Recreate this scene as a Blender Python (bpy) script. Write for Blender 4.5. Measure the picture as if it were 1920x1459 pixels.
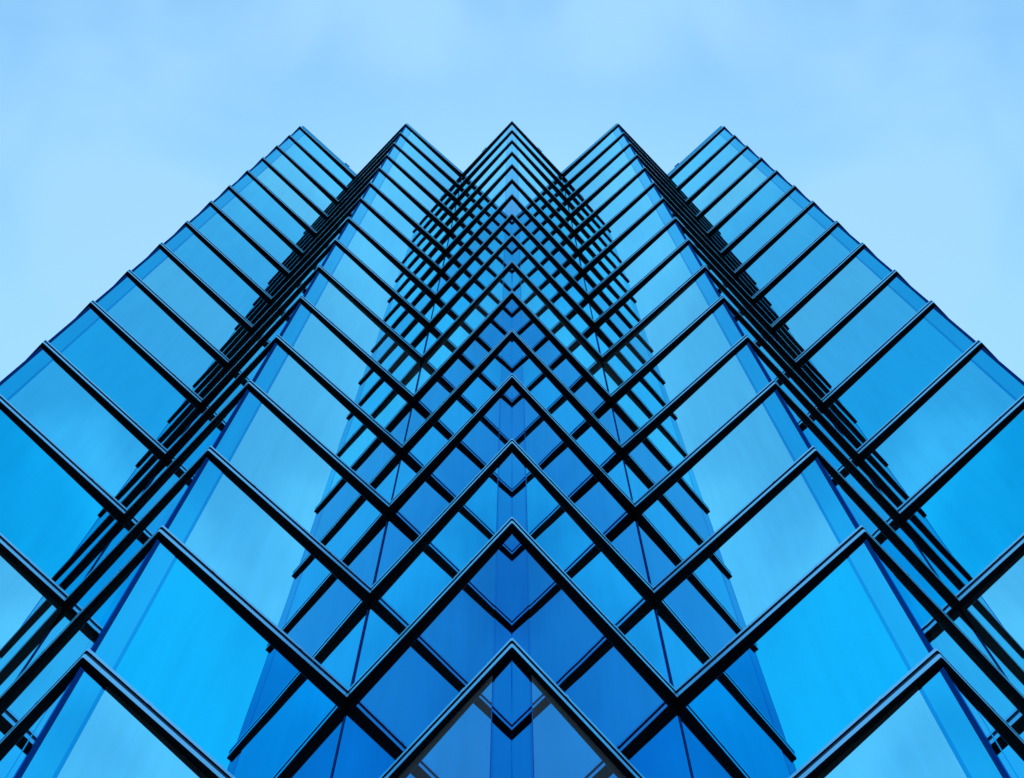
import bpy, math, random
from mathutils import Vector

for o in list(bpy.data.objects):
    bpy.data.objects.remove(o, do_unlink=True)
S = bpy.context.scene
COL = S.collection
random.seed(7)

# ------------------------------------------------------------------ camera
# a shift lens pointed straight up from the pavement, the tower in the lower half of its image circle
cd = bpy.data.cameras.new('camera')
cam = bpy.data.objects.new('camera', cd)
COL.objects.link(cam)
cam.location = (0, 0, 0)
cam.rotation_euler = (math.pi, 0, 0)
cd.sensor_fit = 'HORIZONTAL'
cd.sensor_width = 36.0
cd.lens = 36.0 * 1500 / 1920
cd.shift_y = -827.5 / 1920
cd.clip_start = 0.05
cd.clip_end = 6000
S.camera = cam

# ------------------------------------------------------------------ sky, sun, exposure
SUN_EL, SUN_AZ = math.radians(52), math.radians(0)      # sun hidden behind the tower
W = bpy.data.worlds.new('World')
S.world = W
W.use_nodes = True
nt = W.node_tree
nt.nodes.clear()


def N(tree, typ, **kw):
    n = tree.nodes.new(typ)
    for k, v in kw.items():
        setattr(n, k, v)
    return n


def math_node(tree, op, a, b=None, c=None, clamp=False):
    n = N(tree, 'ShaderNodeMath', operation=op, use_clamp=clamp)
    for i, v in enumerate((a, b, c)):
        if v is None:
            continue
        if isinstance(v, (int, float)):
            n.inputs[i].default_value = v
        else:
            tree.links.new(v, n.inputs[i])
    return n.outputs[0]


def mix_col(tree, fac, a, b, blend='MIX'):
    n = N(tree, 'ShaderNodeMix', data_type='RGBA', blend_type=blend)
    for sock, v in ((n.inputs[0], fac), (n.inputs[6], a), (n.inputs[7], b)):
        if isinstance(v, (int, float)):
            sock.default_value = v
        elif isinstance(v, (tuple, list)):
            sock.default_value = (*v[:3], 1)
        else:
            tree.links.new(v, sock)
    return n.outputs[2]


out = N(nt, 'ShaderNodeOutputWorld')
bg = N(nt, 'ShaderNodeBackground')
nt.links.new(bg.outputs[0], out.inputs[0])
bg.inputs[1].default_value = 0.15
sky = N(nt, 'ShaderNodeTexSky', sky_type='NISHITA')
sky.sun_disc = False
sky.sun_elevation = SUN_EL
sky.sun_rotation = SUN_AZ
sky.air_density = 1.0
sky.dust_density = 0.3
sky.ozone_density = 2.0
# thin high cloud on a flat layer overhead (the same either side of the axis of the picture)
tc = N(nt, 'ShaderNodeTexCoord')
sep = N(nt, 'ShaderNodeSeparateXYZ')
nt.links.new(tc.outputs['Generated'], sep.inputs[0])
zz = math_node(nt, 'MAXIMUM', sep.outputs[2], 0.08)
cx = math_node(nt, 'DIVIDE', math_node(nt, 'ABSOLUTE', sep.outputs[0]), zz)
cy = math_node(nt, 'DIVIDE', sep.outputs[1], zz)
cv = N(nt, 'ShaderNodeCombineXYZ')
nt.links.new(cx, cv.inputs[0])
nt.links.new(cy, cv.inputs[1])
cv.inputs[2].default_value = 8.3
n1 = N(nt, 'ShaderNodeTexNoise')
n1.inputs['Scale'].default_value = 3.0
n1.inputs['Detail'].default_value = 3
n1.inputs['Roughness'].default_value = 0.5
n1.inputs['Distortion'].default_value = 0.35
nt.links.new(cv.outputs[0], n1.inputs['Vector'])
mr = N(nt, 'ShaderNodeMapRange', interpolation_type='SMOOTHERSTEP')
mr.inputs[1].default_value = 0.34
mr.inputs[2].default_value = 0.68
mr.inputs[3].default_value = 0.2
mr.inputs[4].default_value = 0.8
nt.links.new(n1.outputs[0], mr.inputs[0])
skyc = mix_col(nt, 1.0, sky.outputs[0], (0.74, 1.09, 1.0), 'MULTIPLY')
col = mix_col(nt, mr.outputs[0], skyc, (1.34, 2.45, 3.6))
nt.links.new(col, bg.inputs[0])

sd = bpy.data.lights.new('sun', 'SUN')
sun = bpy.data.objects.new('sun', sd)
COL.objects.link(sun)
sd.energy = 0.8
sd.angle = math.radians(12)
sd.color = (1.0, 0.96, 0.9)
d = Vector((math.sin(SUN_AZ) * math.cos(SUN_EL), math.cos(SUN_AZ) * math.cos(SUN_EL), math.sin(SUN_EL)))
sun.rotation_euler = d.to_track_quat('Z', 'Y').to_euler()

vs = S.view_settings
S.display_settings.display_device = 'sRGB'
vs.view_transform = 'Standard'
vs.look = 'None'
vs.gamma = 1
vs.use_curve_mapping = False
vs.exposure = 1.0
S.cycles.max_bounces = 14
S.cycles.glossy_bounces = 12
S.cycles.sample_clamp_indirect = 0


# ------------------------------------------------------------------ materials
def new_mat(name):
    m = bpy.data.materials.new(name)
    m.use_nodes = True
    m.node_tree.nodes.clear()
    o = N(m.node_tree, 'ShaderNodeOutputMaterial')
    return m, m.node_tree, o


def pos_noise(t, scale, detail=3, seed=0.0):
    g = N(t, 'ShaderNodeNewGeometry')
    mp = N(t, 'ShaderNodeMapping')
    mp.inputs['Location'].default_value = (seed, seed * 1.7, seed * 0.3)
    t.links.new(g.outputs['Position'], mp.inputs['Vector'])
    n = N(t, 'ShaderNodeTexNoise')
    n.inputs['Scale'].default_value = scale
    n.inputs['Detail'].default_value = detail
    t.links.new(mp.outputs[0], n.inputs['Vector'])
    return n.outputs[0]


def glass_mat(name, f0, f1, blind_base, fm=None, graze=(0.52, 0.96, 1.0), rough=0.0, wave=1.0):
    """blue solar-control glass: a tinted mirror coat that whitens towards grazing,
    over whatever pale blind hangs behind the single pane (object property 'blind')"""
    m, t, o = new_mat(name)
    lw = N(t, 'ShaderNodeLayerWeight')
    lw.inputs['Blend'].default_value = 0.5
    p5 = math_node(t, 'POWER', lw.outputs['Facing'], 3.7)
    tint = N(t, 'ShaderNodeAttribute', attribute_type='OBJECT', attribute_name='tint')
    ramp = N(t, 'ShaderNodeValToRGB')
    t.links.new(tint.outputs['Fac'], ramp.inputs[0])
    e = ramp.color_ramp.elements
    e[0].position, e[0].color = 0.0, (*f0, 1)
    e[1].position, e[1].color = 1.0, (*f1, 1)
    if fm:
        em = e.new(0.4)
        em.color = (*fm, 1)
    # faint run-off streaks and dust on the outer face
    gq = N(t, 'ShaderNodeNewGeometry')
    mq = N(t, 'ShaderNodeMapping')
    mq.inputs['Scale'].default_value = (2.6, 2.6, 0.35)
    t.links.new(gq.outputs['Position'], mq.inputs['Vector'])
    nq = N(t, 'ShaderNodeTexNoise')
    nq.inputs['Scale'].default_value = 1.6
    nq.inputs['Detail'].default_value = 7
    nq.inputs['Roughness'].default_value = 0.6
    t.links.new(mq.outputs[0], nq.inputs['Vector'])
    sq = N(t, 'ShaderNodeMapRange')
    sq.inputs[1].default_value = .25
    sq.inputs[2].default_value = .75
    sq.inputs[3].default_value = .95
    sq.inputs[4].default_value = 1.05
    t.links.new(nq.outputs[0], sq.inputs[0])
    base = mix_col(t, 1.0, ramp.outputs[0], sq.outputs[0], 'MULTIPLY')
    colr = mix_col(t, p5, base, graze)
    # slow roller-wave distortion of the tempered panes and a breath of grime
    h = pos_noise(t, 0.55, 1, 5.0)
    bmp = N(t, 'ShaderNodeBump')
    bmp.inputs['Strength'].default_value = 0.012 * wave
    bmp.inputs['Distance'].default_value = 0.25
    t.links.new(h, bmp.inputs['Height'])
    gl = N(t, 'ShaderNodeBsdfGlossy')
    gl.inputs['Roughness'].default_value = rough
    t.links.new(colr, gl.inputs['Color'])
    t.links.new(bmp.outputs[0], gl.inputs['Normal'])
    df = N(t, 'ShaderNodeBsdfDiffuse')
    grime = pos_noise(t, 1.3, 6, 2.0)
    bcol = mix_col(t, grime, tuple(c * .82 for c in blind_base), tuple(min(1, c * 1.12) for c in blind_base))
    t.links.new(bcol, df.inputs['Color'])
    at = N(t, 'ShaderNodeAttribute', attribute_type='OBJECT', attribute_name='blind')
    mx = N(t, 'ShaderNodeMixShader')
    t.links.new(at.outputs['Fac'], mx.inputs[0])
    t.links.new(gl.outputs[0], mx.inputs[1])
    t.links.new(df.outputs[0], mx.inputs[2])
    t.links.new(mx.outputs[0], o.inputs[0])
    return m


def solid_mat(name, colr, rough, metallic=0.0, spec=0.5, var=0.25, scale=4.0, bump=0.0):
    m, t, o = new_mat(name)
    b = N(t, 'ShaderNodeBsdfPrincipled')
    n = pos_noise(t, scale, 5, 1.0)
    c = mix_col(t, n, tuple(x * (1 - var) for x in colr), tuple(x * (1 + var) for x in colr))
    t.links.new(c, b.inputs['Base Color'])
    r = math_node(t, 'MULTIPLY_ADD', n, 0.2 * rough, 0.9 * rough)
    t.links.new(r, b.inputs['Roughness'])
    b.inputs['Metallic'].default_value = metallic
    b.inputs['Specular IOR Level'].default_value = spec
    if bump:
        bm_ = N(t, 'ShaderNodeBump')
        bm_.inputs['Strength'].default_value = bump
        t.links.new(n, bm_.inputs['Height'])
        t.links.new(bm_.outputs[0], b.inputs['Normal'])
    t.links.new(b.outputs[0], o.inputs[0])
    return m


M_GLASS = glass_mat('blue_glass', (0.001, 0.20, 0.57), (0.31, 0.89, 1.0), (0.68, 0.58, 0.60), (0.006, 0.66, 0.97))
M_STRIP = glass_mat('blue_glass_edge', (0.001, 0.20, 0.60), (0.03, 0.66, 0.96), (0.4, 0.5, 0.6))
M_GUIDE = glass_mat('blue_glass_guide', (0.001, 0.16, 0.55), (0.01, 0.54, 0.92), (0.3, 0.4, 0.5))
M_SPAN = glass_mat('parapet_glass', (0.003, 0.30, 0.52), (0.003, 0.30, 0.52), (0.2, 0.3, 0.4), graze=(.2, .6, .8))
M_LEDGE = solid_mat('black_paint', (0.004, 0.0045, 0.006), 0.55, 0.0, 0.1)
M_GROOVE = solid_mat('groove_paint', (0.035, 0.10, 0.19), 0.45, 0.2, 0.3)
M_TRIM = solid_mat('blue_anodised_trim', (0.30, 0.72, 1.0), 0.35, 0.7, 0.5, 0.06, 1.5)
M_CORNER = glass_mat('corner_mullion_coat', (0.001, 0.12, 0.55), (0.002, 0.16, 0.62), (.05, .1, .2), graze=(.05, .35, .75), rough=.08)
M_CORNER_DARK = glass_mat('corner_navy', (0.0, 0.03, 0.16), (0.0, 0.05, 0.2), (.05, .1, .2), graze=(.02, .16, .45), rough=.08)
M_CORE = solid_mat('dark_interior', (0.012, 0.014, 0.018), 0.8, 0.0, 0.1)
M_ROOF = solid_mat('roof_felt', (0.10, 0.105, 0.115), 0.9, 0.0, 0.2, 0.3, 2.0, 0.2)
M_BACK = solid_mat('dark_cladding', (0.04, 0.07, 0.11), 0.35, 0.3, 0.4)
M_PAVE = solid_mat('granite_paving', (0.10, 0.105, 0.11), 0.8, 0.0, 0.3, 0.35, 3.0, 0.2)


# ------------------------------------------------------------------ mesh helpers
def poly_area(p):
    return sum(p[i][0] * p[(i + 1) % len(p)][1] - p[(i + 1) % len(p)][0] * p[i][1] for i in range(len(p))) / 2


class Mesh:
    def __init__(s):
        s.v, s.f, s.mi = [], [], []

    def prism(s, poly, z0, z1, mi=0):
        poly = [tuple(p) for p in poly]
        if poly_area(poly) < 0:
            poly = poly[::-1]
        n, b = len(poly), len(s.v)
        s.v += [(x, y, z0) for x, y in poly] + [(x, y, z1) for x, y in poly]
        s.f.append(tuple(b + i for i in reversed(range(n))))
        s.f.append(tuple(b + n + i for i in range(n)))
        for i in range(n):
            j = (i + 1) % n
            s.f.append((b + i, b + j, b + n + j, b + n + i))
        s.mi += [mi] * (n + 2)
        return s

    def build(s, name, mats, parent=None):
        me = bpy.data.meshes.new(name)
        me.from_pydata(s.v, [], s.f)
        for m in (mats if isinstance(mats, (list, tuple)) else [mats]):
            me.materials.append(m)
        me.polygons.foreach_set('material_index', s.mi)
        me.update()
        o = bpy.data.objects.new(name, me)
        COL.objects.link(o)
        if parent:
            o.parent = parent
        return o


# ------------------------------------------------------------------ plan of the zigzag front (outer edge of the ledges)
Y0 = 10.0
half = [(-1.5122, 1.3302), (-1.223, 1.029), (-.903, 1.316), (-.6138, 1.0148), (-.287, 1.300)]
half = [(x, y + (.002 if y > 1.2 else -.0015)) for x, y in half]
OUT = [Vector((x * Y0, y * Y0)) for x, y in half] + [Vector((0, Y0 * .9985))] + [Vector((-x * Y0, y * Y0)) for x, y in reversed(half)]
NV = len(OUT)
DIR = [(OUT[i + 1] - OUT[i]).normalized() for i in range(NV - 1)]
INN = [Vector((-d.y, d.x)) for d in DIR]                 # towards the inside of the building


def off(i, dist):
    """vertex i of the front moved inwards by dist"""
    if i == 0:
        return OUT[0] + INN[0] * dist
    if i == NV - 1:
        return OUT[-1] + INN[-1] * dist
    a, b = INN[i - 1], INN[i]
    return OUT[i] + (a + b) * (dist / (1 + a.dot(b)))


def convex(i):
    if i in (0, NV - 1):
        return False
    c = DIR[i - 1].x * DIR[i].y - DIR[i - 1].y * DIR[i].x
    return c > 0


GSH = 0.034          # the glass zigzag is a touch sharper than the ledges'


def goff(i, dist):
    return off(i, dist) + Vector((0, -GSH if convex(i) else GSH))


PRO = 0.095          # how far the ledges stand proud of the glass
CH = 0.022           # blunted tip of the prows


def face_poly(i, d0, d1):
    """plan of a strip along face i between depths d0 (outer) and d1, mitred at the ends, tips blunted"""
    a0, a1 = off(i, d0), off(i + 1, d0)
    b0, b1 = off(i, d1), off(i + 1, d1)
    pts = [b0, b1]
    for k, a, b, sgn in ((i + 1, a1, b1, -1), (i, a0, b0, 1)):
        if convex(k):
            u = (b - a).normalized()
            c = a + DIR[i] * (CH * sgn)
            m = a + u * (c - a).dot(u)
            pts += [m, c] if sgn < 0 else [c, m]
        else:
            pts.append(a)
    return pts


K = [.0030798, .0029351, .0027801, .0026226, .0024710, .0023132, .0021706, .0020109, .0018622,
     .0017056, .0015569, .0013992, .0012521, .0010865, .0009369, .0007724, .000622, .000460, .000309, .000150]
LEV = [k * 15000 for k in K]                             # tops of the ledges, metres above the lens
GROUND = -1.6
NH = 0.153                                               # ledge height
NL = len(LEV)

# ------------------------------------------------------------------ ground
g = Mesh()
g.v = [(-2500, -2500, GROUND), (2500, -2500, GROUND), (2500, 2500, GROUND), (-2500, 2500, GROUND)]
g.f = [(0, 1, 2, 3)]
g.mi = [0]
go = g.build('ground', M_PAVE)
go['kind'] = 'structure'

# ------------------------------------------------------------------ the tower
tower = bpy.data.objects.new('office_tower', None)
COL.objects.link(tower)
tower.location = (0, 0, 0)
tower['label'] = 'blue glass office tower with zigzag prow front and black horizontal ledges seen from below'
tower['category'] = 'building'

back_y = 26.0
# dark body behind the glass, shut at the back
core_pts = [off(i, PRO + 0.07) for i in range(NV)] + [Vector((-OUT[0].x - .3, back_y)), Vector((OUT[0].x + .3, back_y))]
Mesh().prism(core_pts, GROUND + 0.004, LEV[0] - 0.16).build('interior_core', M_CORE, tower)
roof_pts = [off(i, PRO + 0.13) for i in range(NV)] + [Vector((-OUT[0].x - .5, back_y - .2)), Vector((OUT[0].x + .5, back_y - .2))]
Mesh().prism(roof_pts, LEV[0] - 0.155, LEV[0] + 0.05).build('roof', M_ROOF, tower)
for sx in (-1, 1):
    a, b = Vector((OUT[0].x, OUT[0].y + .02)), Vector((OUT[0].x, back_y))
    Mesh().prism([(sx * -a.x, a.y), (sx * -a.x, b.y), (sx * (-a.x - .28), b.y), (sx * (-a.x - .28), a.y)],
                 GROUND + .004, LEV[0] + .5).build('side_wall', M_BACK, tower)
Mesh().prism([(OUT[0].x, back_y + .002), (-OUT[0].x, back_y + .002), (-OUT[0].x, back_y + .3), (OUT[0].x, back_y + .3)],
             GROUND + .004, LEV[0] + .5).build('back_wall', M_BACK, tower)

HALF = (NV - 1) // 2


def face_key(i):
    """0 = beside the centre prow, counted outwards; the picture is the same left and right"""
    return HALF - 1 - i if i < HALF else i - HALF


# pale blind showing behind each pane, and the mirror tint of its glass (face from the centre, storey from the top)
BLIND, TINT = {}, {}
rb = random.Random(11)
for f in range(5):
    for n in range(NL):
        r = rb.random()
        BLIND[f, n] = 0.008 * r
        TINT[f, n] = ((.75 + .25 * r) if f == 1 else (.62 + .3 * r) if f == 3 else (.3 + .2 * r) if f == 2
                      else (.06, .26, .48, .8)[int(r * 4)] * (.10 if n > 13 else .35 if n > 12 else .8 if n > 9 else .95) + (.15 if n < 7 else 0))  # centre panes tinted darker downwards: deepening reflections put into the colour
for k, v in {(1, 15): .025, (1, 9): .04, (0, 15): .11, (0, 9): .03, (3, 13): .02}.items():
    BLIND[k] = v
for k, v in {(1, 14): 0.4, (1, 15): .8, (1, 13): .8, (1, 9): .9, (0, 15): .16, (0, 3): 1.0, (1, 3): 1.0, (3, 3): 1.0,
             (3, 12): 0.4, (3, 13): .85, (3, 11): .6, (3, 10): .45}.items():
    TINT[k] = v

STINT = {(f, n): (TINT[f, n] * .9 if f == 0 else .85) for f in range(5) for n in range(NL)}  # centre corner panes share the painted-in deepening
TWIST = {(f, n): rb.uniform(-.006, .006) for f in range(5) for n in range(NL)}
STRIP_W, GUIDE_W = 0.34, 0.055


def strip_box(i, s0, s1, d0, d1, tw=0.0):
    """plan rectangle along face i; s counted from its first glass vertex; tw sets it slightly out of true"""
    g0 = goff(i, PRO)
    gd = (goff(i + 1, PRO) - g0).normalized()
    q0, q1 = g0 + gd * s0, g0 + gd * s1
    n = Vector((-gd.y, gd.x))
    return [q0 + n * (d0 - PRO + tw), q1 + n * (d0 - PRO - tw), q1 + n * (d1 - PRO), q0 + n * (d1 - PRO)]


for i in range(NV - 1):
    key = face_key(i)
    flen = (goff(i + 1, PRO) - goff(i, PRO)).length
    start_convex = convex(i)
    cen = (i in (HALF - 1, HALF))
    for n in range(NL):
        zt = LEV[n]
        # --- ledge: black body with a recessed groove along its nose
        bd = Mesh()
        bd.prism(face_poly(i, 0.005, PRO + 0.06), zt - NH, zt - 0.096, 0)
        bd.prism(face_poly(i, 0.024, PRO + 0.06), zt - 0.096, zt - 0.042, 1)
        bd.prism(face_poly(i, 0.005, PRO + 0.06), zt - 0.042, zt - 0.002, 0)
        led = bd.build('ledge', [M_LEDGE, M_GROOVE], tower)
        tr = Mesh()
        tr.prism(face_poly(i, 0.0, 0.005), zt - NH + 0.001, zt - 0.097)
        tr.prism(face_poly(i, 0.0, 0.005), zt - 0.041, zt)
        ll = (off(i + 1, 0) - off(i, 0)).length
        for tt in (.27, .74):                             # splice plates over the trim joints
            p0 = off(i, 0) + DIR[i] * (ll * tt)
            o_ = INN[i] * -.004
            tr.prism([p0, p0 + DIR[i] * .07, p0 + DIR[i] * .07 + o_, p0 + o_], zt - 0.039, zt + .006)
        tr.build('ledge_trim', M_TRIM, led)
        # --- glass between this ledge and the one below
        z1 = zt - NH - 0.004
        z0 = (LEV[n + 1] + 0.004) if n + 1 < NL else GROUND + 0.004
        clr = 0.012 if cen else 0.075                     # room for the corner mullion
        if start_convex:
            sA, sB = clr, clr + STRIP_W
            gA, gB = sB + 0.001, sB + GUIDE_W
            mA, mB = gB + 0.001, flen - 0.03
        elif convex(i + 1):
            sA, sB = flen - clr - STRIP_W, flen - clr
            gA, gB = sA - GUIDE_W, sA - 0.001
            mA, mB = 0.03, gA - 0.001
        tw = (TWIST[key, n] if i < HALF else -TWIST[key, n])
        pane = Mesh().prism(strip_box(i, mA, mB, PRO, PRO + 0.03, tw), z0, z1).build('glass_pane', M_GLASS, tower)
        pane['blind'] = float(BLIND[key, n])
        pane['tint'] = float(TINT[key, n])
        cp = Mesh().prism(strip_box(i, sA, sB, PRO, PRO + 0.024), z0, z1).build('corner_pane', M_STRIP, tower)
        cp['blind'] = 0.0
        cp['tint'] = float(STINT[key, n])
        gd = Mesh().prism(strip_box(i, gA, gB, PRO + 0.003, PRO + 0.024), z0, z1).build('blind_guide', M_GUIDE, pane)
        gd['blind'] = 0.0
        gd['tint'] = float(STINT[key, n]) * .8
        for zr in {(0, 15): (.88, .98), (1, 15): (.66, .74)}.get((key, n), ()):  # thin bars added on the pane, standing for ceiling lines inside
            br = Mesh().prism(strip_box(i, mA + .002, mB - .002, PRO - .001, PRO), zt - zr - .018, zt - zr).build('ceiling_line', M_GLASS, pane)
            br['blind'] = 0.01
            br['tint'] = TINT[key, n] * .75
    # --- parapet panel above the top ledge
    pz = LEV[0] + 0.62
    pp = Mesh().prism(face_poly(i, PRO, PRO + 0.09), LEV[0] + 0.003, pz).build('parapet_panel', M_SPAN, tower)
    pp['blind'] = 0.0
    pp['tint'] = 0.0
    t = {0: .57, 2: .57, 3: .80}.get(key)
    if t is not None:
        c = t * flen if start_convex else flen - t * flen
        Mesh().prism(strip_box(i, c - .17, c + .17, PRO - 0.02, PRO + 0.14), pz + .002, pz + 0.16).build('roof_anchor', M_CORNER_DARK, tower)

# --- corner mullions on the outer prows, gaskets in the valleys
for i in range(1, NV - 1):
    for n in range(NL):
        z1 = LEV[n] - NH - 0.003
        z0 = (LEV[n + 1] + 0.003) if n + 1 < NL else GROUND + 0.004
        a = (goff(i, PRO) - goff(i - 1, PRO)).normalized()
        b = (goff(i + 1, PRO) - goff(i, PRO)).normalized()
        na, nb = Vector((-a.y, a.x)), Vector((-b.y, b.x))
        g0, u = goff(i, PRO), (na + nb) / (1 + na.dot(nb))

        def at(dd):
            return g0 + u * dd
        if convex(i):
            w, dout = (0.010, -0.002) if i == HALF else (0.073, -0.006)
            o0, q0 = at(dout), at(.03)
            th = .03 - dout
            legA = [o0 - a * w, o0, q0, o0 - a * w + na * th]
            legB = [o0, o0 + b * w, o0 + b * w + nb * th, q0]
            if i == HALF:
                nm, mat, poly = 'corner_joint', M_STRIP, [legA[0], o0, legB[1], legB[2], q0, legA[3]]
            else:
                # the leg on the inner side is coloured a deeper navy than the outer one
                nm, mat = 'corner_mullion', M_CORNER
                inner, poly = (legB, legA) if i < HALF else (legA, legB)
                cc = Mesh().prism(inner, z0, z1).build('corner_leg_inner', M_CORNER_DARK, tower)
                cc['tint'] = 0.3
        else:
            w, nm, mat = 0.018, 'valley_gasket', M_CORNER
            o0 = at(-.014)
            poly = [at(.02) - a * w, o0 - a * .004, o0 + b * .004, at(.02) + b * w, at(.022)]
        ob = Mesh().prism(poly, z0, z1).build(nm, mat, tower)
        ob['blind'] = 0.0
        ob['tint'] = 0.3
